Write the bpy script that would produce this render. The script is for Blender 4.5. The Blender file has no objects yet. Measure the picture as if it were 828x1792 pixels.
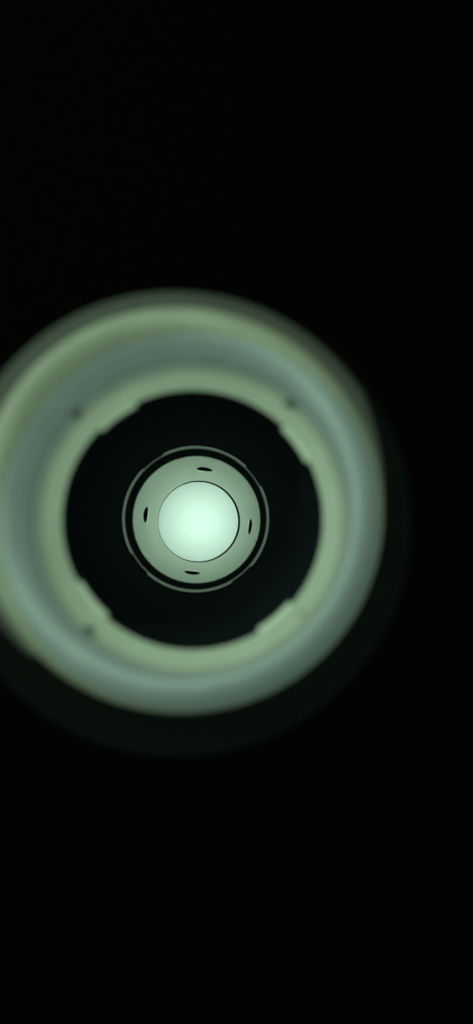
import bpy, bmesh, math, random
from mathutils import Vector, Euler

random.seed(4)
scene = bpy.context.scene
col = scene.collection
MM = 0.001

# ------------------------------------------------------------------ camera
FPX = 812.0                       # focal length in photograph pixels (828 wide)
YAW = math.atan((414 - 347) / FPX)
PITCH = math.atan((907 - 896) / FPX)
cam_data = bpy.data.cameras.new('camera')
cam = bpy.data.objects.new('camera', cam_data)
col.objects.link(cam)
cam.location = (0, 0, 0)
cam.rotation_euler = (math.pi / 2 + PITCH, 0, -YAW)
cam_data.sensor_fit = 'HORIZONTAL'
cam_data.sensor_width = 36.0
cam_data.lens = 36.0 * FPX / 828.0
cam_data.clip_start = 0.002
cam_data.clip_end = 20.0
cam_data.dof.use_dof = True
cam_data.dof.focus_distance = 0.186
cam_data.dof.aperture_fstop = cam_data.lens / 4.2      # 4.2 mm wide pupil
scene.camera = cam
scene.render.resolution_x = 473
scene.render.resolution_y = 1024

# ------------------------------------------------------------------ world: a dark room
w = bpy.data.worlds.new('World')
scene.world = w
w.use_nodes = True
bg = w.node_tree.nodes['Background']
bg.inputs['Color'].default_value = (0.5, 0.6, 0.5, 1)
bg.inputs['Strength'].default_value = 0.0

# ------------------------------------------------------------------ lights
def area(name, loc, target, size, power, color):
    d = bpy.data.lights.new(name, 'AREA')
    d.shape = 'DISK'
    d.size = size
    d.energy = power
    d.color = color
    o = bpy.data.objects.new(name, d)
    col.objects.link(o)
    o.location = loc
    o.rotation_euler = (Vector(target) - Vector(loc)).to_track_quat('-Z', 'Y').to_euler()
    return o

# soft lamp of the room, above the left shoulder of the camera
area('room_lamp', (-0.14, -0.03, 0.14), (0, 0.085, 0), 0.10, 0.29, (0.66, 1.0, 0.72))
# added fill lamp behind the viewer on the tube's axis, brightening the reflector
area('axis_fill', (0.0, -0.70, 0.0), (0, 0.16, 0), 0.24, 7.0, (0.64, 1.0, 0.70))
# the bulb behind the diffuser
bd = bpy.data.lights.new('bulb_light', 'POINT')
bd.energy = 0.0385
bd.shadow_soft_size = 0.005
bd.color = (0.66, 1.0, 0.78)
bulb_light = bpy.data.objects.new('bulb_light', bd)
col.objects.link(bulb_light)

scene.view_settings.view_transform = 'Standard'
scene.view_settings.look = 'None'
scene.view_settings.gamma = 1.0
scene.view_settings.use_curve_mapping = False
scene.view_settings.exposure = 0.0

# ------------------------------------------------------------------ helpers
ROT = Euler(cam.rotation_euler, 'XYZ').to_matrix()

def P(u, v, y):
    """the point at distance y along the tube's axis that photo pixel (u, v) looks at"""
    d = ROT @ Vector(((u - 414) / FPX, -(v - 896) / FPX, -1))
    return d * (y / d.y)

def circ(u0, u1, v0, v1, y):
    """centre x, centre z and radius of an upright circle at distance y with that bounding box"""
    vm, um = (v0 + v1) / 2, (u0 + u1) / 2
    a, b = P(u0, vm, y), P(u1, vm, y)
    c, d = P(um, v0, y), P(um, v1, y)
    return ((a.x + b.x) / 2, (c.z + d.z) / 2, ((b.x - a.x) + (c.z - d.z)) / 4)

def lerp(a, b, t):
    return a + (b - a) * t

def ring_mesh(name, prof, seg=160, closed=True, a0=0.0, a1=2 * math.pi, smooth=True):
    """lathe round the y axis; prof = [(cx, cz, R, y)...]; closed joins last profile point to first"""
    full = abs(a1 - a0 - 2 * math.pi) < 1e-6
    n = seg if full else seg + 1
    verts, faces = [], []
    for i in range(n):
        a = a0 + (a1 - a0) * i / seg
        ca, sa = math.cos(a), math.sin(a)
        for cx, cz, R, y in prof:
            verts.append((cx + R * ca, y, cz + R * sa))
    m = len(prof)
    for i in range(seg):
        j = (i + 1) % n
        for k in range(m if closed else m - 1):
            l = (k + 1) % m
            faces.append((i * m + k, i * m + l, j * m + l, j * m + k))
    if not full and closed:
        faces.append(tuple(range(m)))
        faces.append(tuple(reversed(range((n - 1) * m, n * m))))
    me = bpy.data.meshes.new(name)
    me.from_pydata(verts, [], faces)
    bm = bmesh.new(); bm.from_mesh(me)
    bmesh.ops.recalc_face_normals(bm, faces=bm.faces)
    bm.to_mesh(me); bm.free()
    for p in me.polygons:
        p.use_smooth = smooth
    return me

def set_sharp(me, deg):
    try:
        me.set_sharp_from_angle(angle=math.radians(deg))
    except Exception:
        pass

def obj(name, me, mat, parent=None):
    o = bpy.data.objects.new(name, me)
    me.materials.clear(); me.materials.append(mat)
    col.objects.link(o)
    if parent is not None:
        o.parent = parent
        # parents are unrotated: keep world coordinates
        off = Vector((0, 0, 0)); q = parent
        while q is not None:
            off += q.location; q = q.parent
        o.location = -off
    return o

def thing(name, label, cat, loc):
    o = bpy.data.objects.new(name, None)
    o.empty_display_size = 0.01
    o.location = loc
    col.objects.link(o)
    o['label'] = label; o['category'] = cat
    return o

def material(name, color, rough=0.5, spec=0.3, var=0.12, scale=180, bump=0.0, bscale=900, metallic=0.0):
    m = bpy.data.materials.new(name); m.use_nodes = True
    nt = m.node_tree; b = nt.nodes['Principled BSDF']
    b.inputs['Roughness'].default_value = rough
    b.inputs['Specular IOR Level'].default_value = spec
    b.inputs['Metallic'].default_value = metallic
    tc = nt.nodes.new('ShaderNodeTexCoord')
    nz = nt.nodes.new('ShaderNodeTexNoise')
    nz.inputs['Scale'].default_value = scale
    nz.inputs['Detail'].default_value = 5
    nt.links.new(tc.outputs['Object'], nz.inputs['Vector'])
    mx = nt.nodes.new('ShaderNodeMix'); mx.data_type = 'RGBA'
    mx.inputs['A'].default_value = tuple(c * (1 - var) for c in color) + (1,)
    mx.inputs['B'].default_value = tuple(min(1, c * (1 + var)) for c in color) + (1,)
    nt.links.new(nz.outputs['Fac'], mx.inputs['Factor'])
    nt.links.new(mx.outputs['Result'], b.inputs['Base Color'])
    if bump:
        n2 = nt.nodes.new('ShaderNodeTexNoise')
        n2.inputs['Scale'].default_value = bscale; n2.inputs['Detail'].default_value = 4
        nt.links.new(tc.outputs['Object'], n2.inputs['Vector'])
        bp = nt.nodes.new('ShaderNodeBump')
        bp.inputs['Strength'].default_value = bump; bp.inputs['Distance'].default_value = 0.0003
        nt.links.new(n2.outputs['Fac'], bp.inputs['Height'])
        nt.links.new(bp.outputs['Normal'], b.inputs['Normal'])
    return m

M_LIP = material('pale_sage_plastic', (0.41, 0.41, 0.365), rough=0.55, spec=0.3, bump=0.2)
M_STEP = material('slate_plastic', (0.25, 0.255, 0.235), rough=0.55, spec=0.3, bump=0.2)
M_CHAN = material('blue_grey_plastic', (0.168, 0.176, 0.194), rough=0.5, spec=0.3, bump=0.2)
M_OUTER = material('warm_grey_plastic', (0.180, 0.178, 0.146), rough=0.55, spec=0.3, bump=0.2)
M_RIM = material('graphite_rubber', (0.040, 0.040, 0.036), rough=0.8, spec=0.15, bump=0.3)
M_BLACK = material('flocked_black', (0.008, 0.013, 0.017), rough=0.8, spec=0.008, var=0.4, scale=900)
M_FLANGE = material('anodised_black', (0.0035, 0.005, 0.005), rough=0.9, spec=0.0, var=0.3, scale=600)
M_FACE = material('matt_black_paint', (0.0030, 0.0036, 0.0032), rough=0.95, spec=0.0, var=0.3, scale=300)
M_BACK = material('backdrop_black', (0.0008, 0.0007, 0.0006), rough=1.0, spec=0.0, var=0.5, scale=400)
M_RETAIN = material('dull_grey_metal', (0.27, 0.26, 0.27), rough=0.5, spec=0.3)
M_CONE = material('white_painted_reflector', (0.76, 0.77, 0.73), rough=0.6, spec=0.25, var=0.05, scale=140, bump=0.12)
M_SCREW = material('grey_screw', (0.085, 0.085, 0.085), rough=0.5, spec=0.3)
M_BULB = material('frosted_bulb_glass', (0.8, 0.8, 0.8), rough=0.4)

def translucent():
    m = bpy.data.materials.new('opal_diffuser'); m.use_nodes = True
    nt = m.node_tree; nt.nodes.clear()
    out = nt.nodes.new('ShaderNodeOutputMaterial')
    t = nt.nodes.new('ShaderNodeBsdfTranslucent')
    t.inputs['Color'].default_value = (0.9, 0.9, 0.9, 1)
    d = nt.nodes.new('ShaderNodeBsdfDiffuse')
    d.inputs['Color'].default_value = (0.25, 0.25, 0.25, 1)
    mx = nt.nodes.new('ShaderNodeMixShader'); mx.inputs[0].default_value = 0.3
    nt.links.new(t.outputs[0], mx.inputs[1]); nt.links.new(d.outputs[0], mx.inputs[2])
    nt.links.new(mx.outputs[0], out.inputs['Surface'])
    return m
M_DIFF = translucent()

# ------------------------------------------------------------------ measured circles
C_NEAR = circ(108, 566, 682, 1138, 0.089)      # mouth of the black bore
C_FAR = circ(213.5, 471.5, 780.5, 1036.5, 0.158)  # its far end
C_OUT = circ(-46, 670, 533, 1249, 0.0788)       # outer edge of the pale collar
C_CONE0 = circ(232.5, 455.5, 798.5, 1020.5, 0.160)  # mouth of the reflector
C_CONE1 = circ(276.3, 420.6, 841.2, 984.3, 0.190)  # throat of the reflector
C_LIGHT = circ(277.2, 416.6, 843, 983, 0.197)      # lit opening
C_RIM = circ(-84, 699, 509, 1283, 0.0800)
C_FACE = circ(-112, 732, 498, 1340, 0.0925)

# ------------------------------------------------------------------ backdrop
def backdrop():
    # added black sheet for the dark surround, with a round opening for the housing
    cx, cz, R = C_FACE
    me = ring_mesh('backdrop', [(cx, cz, R * 0.97, 0.1), (cx, cz, 0.9, 0.1), (cx, cz, 0.9, 0.104), (cx, cz, R * 0.97, 0.104)], seg=96, smooth=False)
    o = obj('backdrop', me, M_BACK)
    o['kind'] = 'structure'; o['label'] = 'added black backdrop standing in for the dark around the tube'
backdrop()

# ------------------------------------------------------------------ the viewing tube
tube = thing('viewing_tube', 'black tube with pale lugged collar round its mouth', 'tube',
             (C_NEAR[0], 0.089, C_NEAR[1]))

def K(f, y, back=0.0):
    """profile point of the bell mouth: f = 0 at the bore, 1 at the outer edge"""
    cx, cz, R = (lerp(C_NEAR[i], C_OUT[i], f) for i in range(3))
    return (cx, cz, R + back * 0.6, y + back)

# bell mouth: starts along the bore, rolls outwards to face the viewer and turns back
BELL = [(0, .0890), (.03, .0886), (.08, .0878), (.16, .0864), (.26, .0847), (.36, .0832), (.47, .0818),
        (.58, .0805), (.68, .0794), (.77, .0786), (.85, .0781), (.91, .0780), (.96, .0784), (.985, .0791), (1, .0803)]

def smooth_bell(n=6):
    out = []
    m = len(BELL)
    for k in range(m - 1):
        p0, p1, p2, p3 = BELL[max(k - 1, 0)], BELL[k], BELL[k + 1], BELL[min(k + 2, m - 1)]
        for j in range(n):
            t = j / n
            out.append(tuple(0.5 * (2 * p1[i] + (p2[i] - p0[i]) * t + (2 * p0[i] - 5 * p1[i] + 4 * p2[i] - p3[i]) * t * t
                                    + (3 * p1[i] - p0[i] - 3 * p2[i] + p3[i]) * t ** 3) for i in (0, 1)))
    out.append(BELL[-1])
    return out
CURVE = smooth_bell()

def bell_y(f):
    for (f0, y0), (f1, y1) in zip(CURVE, CURVE[1:]):
        if f <= f1:
            return lerp(y0, y1, (f - f0) / max(f1 - f0, 1e-9))
    return CURVE[-1][1]

def edge_at(e, a):
    """e = (fraction at the upper left, fraction at the lower right): the bands sit off centre"""
    return lerp(e[1], e[0], 0.5 + 0.5 * math.cos(a - math.radians(130)))

def band(name, e0, e1, mat, sink=0.0, thick=0.0014, seg=192, n=16):
    """one moulded ring of the collar between two eccentric edges of the bell mouth"""
    me = ring_mesh(name, [(0, 0, 1, 0)] * (n + 3), seg=seg)
    for k, v in enumerate(me.vertices):
        i, m = divmod(k, n + 3)
        a = 2 * math.pi * i / seg
        f0, f1 = edge_at(e0, a), edge_at(e1, a)
        if m <= n:
            f = lerp(f0, f1, m / n)
            # edges eased over so that each ring has a soft arris
            ease = 0.00018 * (max(0, 1 - m / 1.5) + max(0, 1 - (n - m) / 1.5)) if sink or name != 'inner_lip' else 0
            cx, cz, R, y = K(f, bell_y(f) + sink + ease)
        else:
            f = f1 if m == n + 1 else f0
            cx, cz, R, y = K(f, bell_y(f), thick)
        # towards the lower right the mouth rolls back further
        g = max(0.0, (f - 0.35) / 0.65)
        dy = 0.0155 * (0.5 - 0.5 * math.cos(a - math.radians(130))) * g * g
        R *= (y + dy) / y
        y += dy
        v.co = (cx + R * math.cos(a), y, cz + R * math.sin(a))
    bm = bmesh.new(); bm.from_mesh(me); bmesh.ops.recalc_face_normals(bm, faces=bm.faces); bm.to_mesh(me); bm.free()
    set_sharp(me, 50)
    return obj(name, me, mat, tube)

E1, E2, E3 = (0.19, 0.29), (0.27, 0.40), (0.60, 0.93)
lip = band('inner_lip', (0.0, 0.0), E1, M_LIP)
step = band('step', tuple(e + .001 for e in E1), E2, M_STEP, 0.00006)
chan = band('channel', tuple(e + .001 for e in E2), E3, M_CHAN, 0.00012)
outer = band('outer_lip', tuple(e + .001 for e in E3), (1.0, 1.0), M_OUTER)

LUGS = [37, 127, 218, 309]      # degrees, anticlockwise from the right
HALF = 9.6
LUGH = 0.00065

# bore wall with its four long ribs and the pale lugs at their ends
wall = obj('bore_wall', ring_mesh('bore_wall', [
    (*C_NEAR, 0.0893), (*C_FAR, 0.158),
    (C_FAR[0], C_FAR[1], C_FAR[2] + 0.0025, 0.158), (C_NEAR[0], C_NEAR[1], C_NEAR[2] + 0.0025, 0.0893)],
    seg=192), M_BLACK, tube)
set_sharp(wall.data, 40)
for a in LUGS:
    a0, a1 = math.radians(a - HALF), math.radians(a + HALF)
    prof = []
    for (cx, cz, R), y in ((C_NEAR, 0.0899), (C_FAR, 0.1579)):
        prof.append((cx, cz, R - (LUGH if y < 0.1 else 0.00048), y))
    for (cx, cz, R), y in ((C_FAR, 0.1579), (C_NEAR, 0.0899)):
        prof.append((cx, cz, R + 0.0003, y))
    obj('rib', ring_mesh('rib', prof, seg=12, a0=a0, a1=a1, smooth=False), M_BLACK, wall)
    cx, cz, R = C_NEAR
    prof = [(cx, cz, R - LUGH, 0.0900), (cx, cz, R - LUGH + 0.0001, 0.0895), (cx, cz, R + 0.0003, 0.08866),
            (cx, cz, R + 0.0007, 0.0887), (cx, cz, R + 0.0007, 0.0900)]
    obj('lug', ring_mesh('lug', prof, seg=12, a0=a0, a1=a1, smooth=False), M_LIP, lip)

# small dark screws in the channel
def screw(u, v, rad):
    # where that pixel's ray meets the bell mouth
    best = None
    for f, y in CURVE:
        p = P(u, v, y)
        cx, cz, R = (lerp(C_NEAR[i], C_OUT[i], f) for i in range(3))
        e = abs(math.hypot(p.x - cx, p.z - cz) - R)
        if best is None or e < best[0]:
            best = (e, p, Vector((p.x - cx, 0, p.z - cz)).normalized())
    p, ax = best[1], best[2]
    n = Vector((-ax.x * 0.5, -0.8, -ax.z * 0.5)).normalized()
    bm = bmesh.new()
    q4 = n.to_track_quat('Z', 'Y').to_matrix().to_4x4()
    q4.translation = p - n * 0.0001
    # pan head with a cross slot: a ring of steps
    seg = 20
    rings = [(1.0, -0.6), (1.0, 0.25), (0.86, 0.5), (0.6, 0.62)]
    vs = []
    for r, h in rings:
        vs.append([bm.verts.new(q4 @ Vector((rad * r * math.cos(2 * math.pi * i / seg), rad * r * math.sin(2 * math.pi * i / seg), rad * h))) for i in range(seg)])
    for k in range(len(rings) - 1):
        for i in range(seg):
            bm.faces.new((vs[k][i], vs[k][(i + 1) % seg], vs[k + 1][(i + 1) % seg], vs[k + 1][i]))
    # recessed socket
    inner = [bm.verts.new(q4 @ Vector((rad * 0.5 * math.cos(2 * math.pi * i / seg), rad * 0.5 * math.sin(2 * math.pi * i / seg), rad * 0.1))) for i in range(seg)]
    for i in range(seg):
        bm.faces.new((vs[-1][i], vs[-1][(i + 1) % seg], inner[(i + 1) % seg], inner[i]))
    bm.faces.new(inner)
    bmesh.ops.recalc_face_normals(bm, faces=bm.faces)
    me = bpy.data.meshes.new('screw'); bm.to_mesh(me); bm.free()
    obj('screw', me, M_SCREW, tube)
screw(130, 720, 0.00120)
screw(510, 703, 0.00110)
screw(152, 1107, 0.00115)
screw(531, 1076, 0.00055)

# dark rim clipped round the collar: open towards the bottom
cx, cz, R = C_RIM
ox, oz, oR = C_OUT
rim_me = ring_mesh('rim', [(0, 0, 1, 0)] * 6, seg=160, a0=math.radians(2), a1=math.radians(224))
for k, v in enumerate(rim_me.vertices):
    i, m = divmod(k, 6)
    a = math.radians(lerp(2, 224, i / 160))
    da = math.degrees(a)
    wdt = min(1.0, max(0.03, (da - 2) / 32)) ** 0.8 * min(1.0, 0.35 + (224 - da) / 50)      # the clip narrows to a point
    t, y = [(0, .0825), (0, .0790), (.35, .0786), (.8, .0791), (1, .0803), (1, .0825)][m]
    c_in = Vector((ox + (oR - .0014 * wdt) * math.cos(a), 0, oz + (oR - .0014 * wdt) * math.sin(a)))
    c_out = Vector((cx + R * math.cos(a), 0, cz + R * math.sin(a)))
    p = c_in.lerp(c_out, t * wdt)
    dy = 0.0155 * (0.5 - 0.5 * math.cos(a - math.radians(130)))     # follows the rolled-back mouth
    sc = (y + dy) / y
    v.co = (ox + (p.x - ox) * sc, y + dy, oz + (p.z - oz) * sc)
bm = bmesh.new(); bm.from_mesh(rim_me); bmesh.ops.recalc_face_normals(bm, faces=bm.faces); bm.to_mesh(rim_me); bm.free()
rim = obj('rim', rim_me, M_RIM, tube)
set_sharp(rim.data, 60)

# black housing: front face round the collar, and the long outer sleeve
fx, fz, fR = C_FACE
house = obj('housing', ring_mesh('housing', [
    (ox, oz, oR - 0.0016, 0.0925), (fx, fz, fR - 0.002, 0.0925), (fx, fz, fR, 0.0945), (fx, fz, fR, 0.1665),
    (fx, fz, fR - 0.003, 0.1665), (fx, fz, fR - 0.003, 0.0955), (ox, oz, oR - 0.0016, 0.0955)], seg=160), M_FACE, tube)
set_sharp(house.data, 30)

# ------------------------------------------------------------------ the lamp at the far end
lamp = thing('reflector_lamp', 'glowing pale green round lamp with four-holed reflector deep inside tube', 'lamp',
             (C_CONE1[0], 0.23, C_CONE1[1]))

# retaining ring seen just inside the far end of the bore
fx, fz, fR = C_FAR
rr = circ(217.6, 467.8, 784.4, 1032.8, 0.158)[2]
obj('retaining_ring', ring_mesh('retaining_ring', [
    (fx, fz, rr, 0.1592), (fx, fz, rr + 0.0001, 0.1588), (fx, fz, fR + 0.002, 0.1585), (fx, fz, fR + 0.002, 0.1605), (fx, fz, rr, 0.1605)], seg=192), M_RETAIN, lamp)

# black flange between the retaining ring and the reflector
c0 = C_CONE0
obj('flange', ring_mesh('flange', [
    (c0[0], c0[1], c0[2] - 0.00005, 0.1598), (c0[0], c0[1], c0[2], 0.1596), (fx, fz, fR + 0.0024, 0.1607),
    (fx, fz, fR + 0.0024, 0.1635), (c0[0], c0[1], c0[2] + 0.0009, 0.1635), (c0[0], c0[1], c0[2] + 0.0009, 0.1598)], seg=192), M_FLANGE, lamp)

# reflector cone with four drilled holes
TH = 0.00025
c1 = C_CONE1
N = 8
prof = [(*(lerp(c0[i], c1[i], t / N) for i in range(3)), lerp(0.160, 0.190, t / N)) for t in range(N + 1)]
prof += [(a, b, r + TH, y) for a, b, r, y in reversed(prof)]
cone = obj('reflector', ring_mesh('reflector', prof, seg=256), M_CONE, lamp)
set_sharp(cone.data, 35)

def drill(o, holes):
    bm = bmesh.new()
    for p, ax, rad in holes:
        mat = ax.to_track_quat('Z', 'Y').to_matrix().to_4x4(); mat.translation = p
        bmesh.ops.create_cone(bm, cap_ends=True, segments=32, radius1=rad, radius2=rad, depth=0.006, matrix=mat)
    me = bpy.data.meshes.new('cutter'); bm.to_mesh(me); bm.free()
    c = bpy.data.objects.new('cutter', me); col.objects.link(c)
    md = o.modifiers.new('drill', 'BOOLEAN'); md.object = c; md.operation = 'DIFFERENCE'; md.solver = 'EXACT'
    loc = o.location.copy()
    bpy.context.view_layer.update()
    dg = bpy.context.evaluated_depsgraph_get()
    new = bpy.data.meshes.new_from_object(o.evaluated_get(dg))
    o.modifiers.clear(); o.data = new
    bpy.data.objects.remove(c); bpy.data.meshes.remove(me)

holes = []
for u, v in ((358, 821.5), (255.5, 900.5), (437.5, 921.5), (336.5, 1002)):
    # where that pixel's ray meets the cone
    best = None
    for k in range(401):
        t = k / 400; y = lerp(0.160, 0.190, t); p = P(u, v, y)
        e = abs(math.hypot(p.x - lerp(c0[0], c1[0], t), p.z - lerp(c0[1], c1[1], t)) - lerp(c0[2], c1[2], t))
        if best is None or e < best[0]:
            best = (e, p, t)
    e, p, t = best
    ax = Vector((p.x - lerp(c0[0], c1[0], t), 0, p.z - lerp(c0[1], c1[1], t))).normalized()
    sl = (c0[2] - c1[2]) / 0.03
    n = Vector((ax.x, sl, ax.z)).normalized()
    holes.append((p, n, 0.00305))
drill(cone, holes)
set_sharp(cone.data, 35)
for p_ in cone.data.polygons: p_.use_smooth = True
set_sharp(cone.data, 35)

# gasket, diffuser, housing and bulb
cl = C_LIGHT
gw = cl[2] + 0.0007
obj('gasket', ring_mesh('gasket', [
    (c1[0], c1[1], c1[2] + 0.0003, 0.1903), (cl[0], cl[1], gw, 0.1915), (cl[0], cl[1], gw, 0.1970), (cl[0], cl[1], cl[2], 0.1970), (cl[0], cl[1], cl[2], 0.1974),
    (cl[0], cl[1], gw + 0.003, 0.1974), (c1[0], c1[1], c1[2] + 0.0037, 0.1903)], seg=192), M_BLACK, lamp)

def disc(name, cx, cz, R, y, thick, dome=0.0):
    bm = bmesh.new(); seg = 96; rings = 10
    vs = [[bm.verts.new((cx, y - dome, cz))]]
    for k in range(1, rings + 1):
        r = R * k / rings
        yy = y - dome * (1 - (k / rings) ** 2)
        vs.append([bm.verts.new((cx + r * math.cos(2 * math.pi * i / seg), yy, cz + r * math.sin(2 * math.pi * i / seg))) for i in range(seg)])
    for i in range(seg):
        bm.faces.new((vs[0][0], vs[1][i], vs[1][(i + 1) % seg]))
    for k in range(1, rings):
        for i in range(seg):
            bm.faces.new((vs[k][i], vs[k + 1][i], vs[k + 1][(i + 1) % seg], vs[k][(i + 1) % seg]))
    me = bpy.data.meshes.new(name); bm.to_mesh(me); bm.free()
    for p in me.polygons: p.use_smooth = True
    return me
obj('diffuser', disc('diffuser', cl[0], cl[1], cl[2] + 0.0012, 0.1981, 0.0), M_DIFF, lamp)
bulb_pos = Vector((cl[0] + 0.0008, 0.2222, cl[1] - 0.0004))
bulb_light.location = bulb_pos
bulb_light.parent = lamp
bulb_light.location = bulb_pos - lamp.location

# lamp can: black sleeve closing the back, so light leaves by the diffuser only
R1 = fR + 0.0026
can = obj('lamp_can', ring_mesh('lamp_can', [
    (c1[0], c1[1], c1[2] + 0.0038, 0.1975), (c1[0], c1[1], c1[2] + 0.0038, 0.245), (c1[0], c1[1], 0.0001, 0.245),
    (c1[0], c1[1], 0.0001, 0.247), (c1[0], c1[1], c1[2] + 0.0055, 0.247), (c1[0], c1[1], c1[2] + 0.0055, 0.1975)], seg=96, smooth=False), M_BLACK, lamp)
obj('sleeve', ring_mesh('sleeve', [
    (fx, fz, R1, 0.1608), (fx, fz, R1, 0.1995), (c1[0], c1[1], c1[2] + 0.0056, 0.1995),
    (c1[0], c1[1], c1[2] + 0.0056, 0.202), (fx, fz, R1 + 0.002, 0.202), (fx, fz, R1 + 0.002, 0.1608)], seg=96, smooth=False), M_BLACK, lamp)
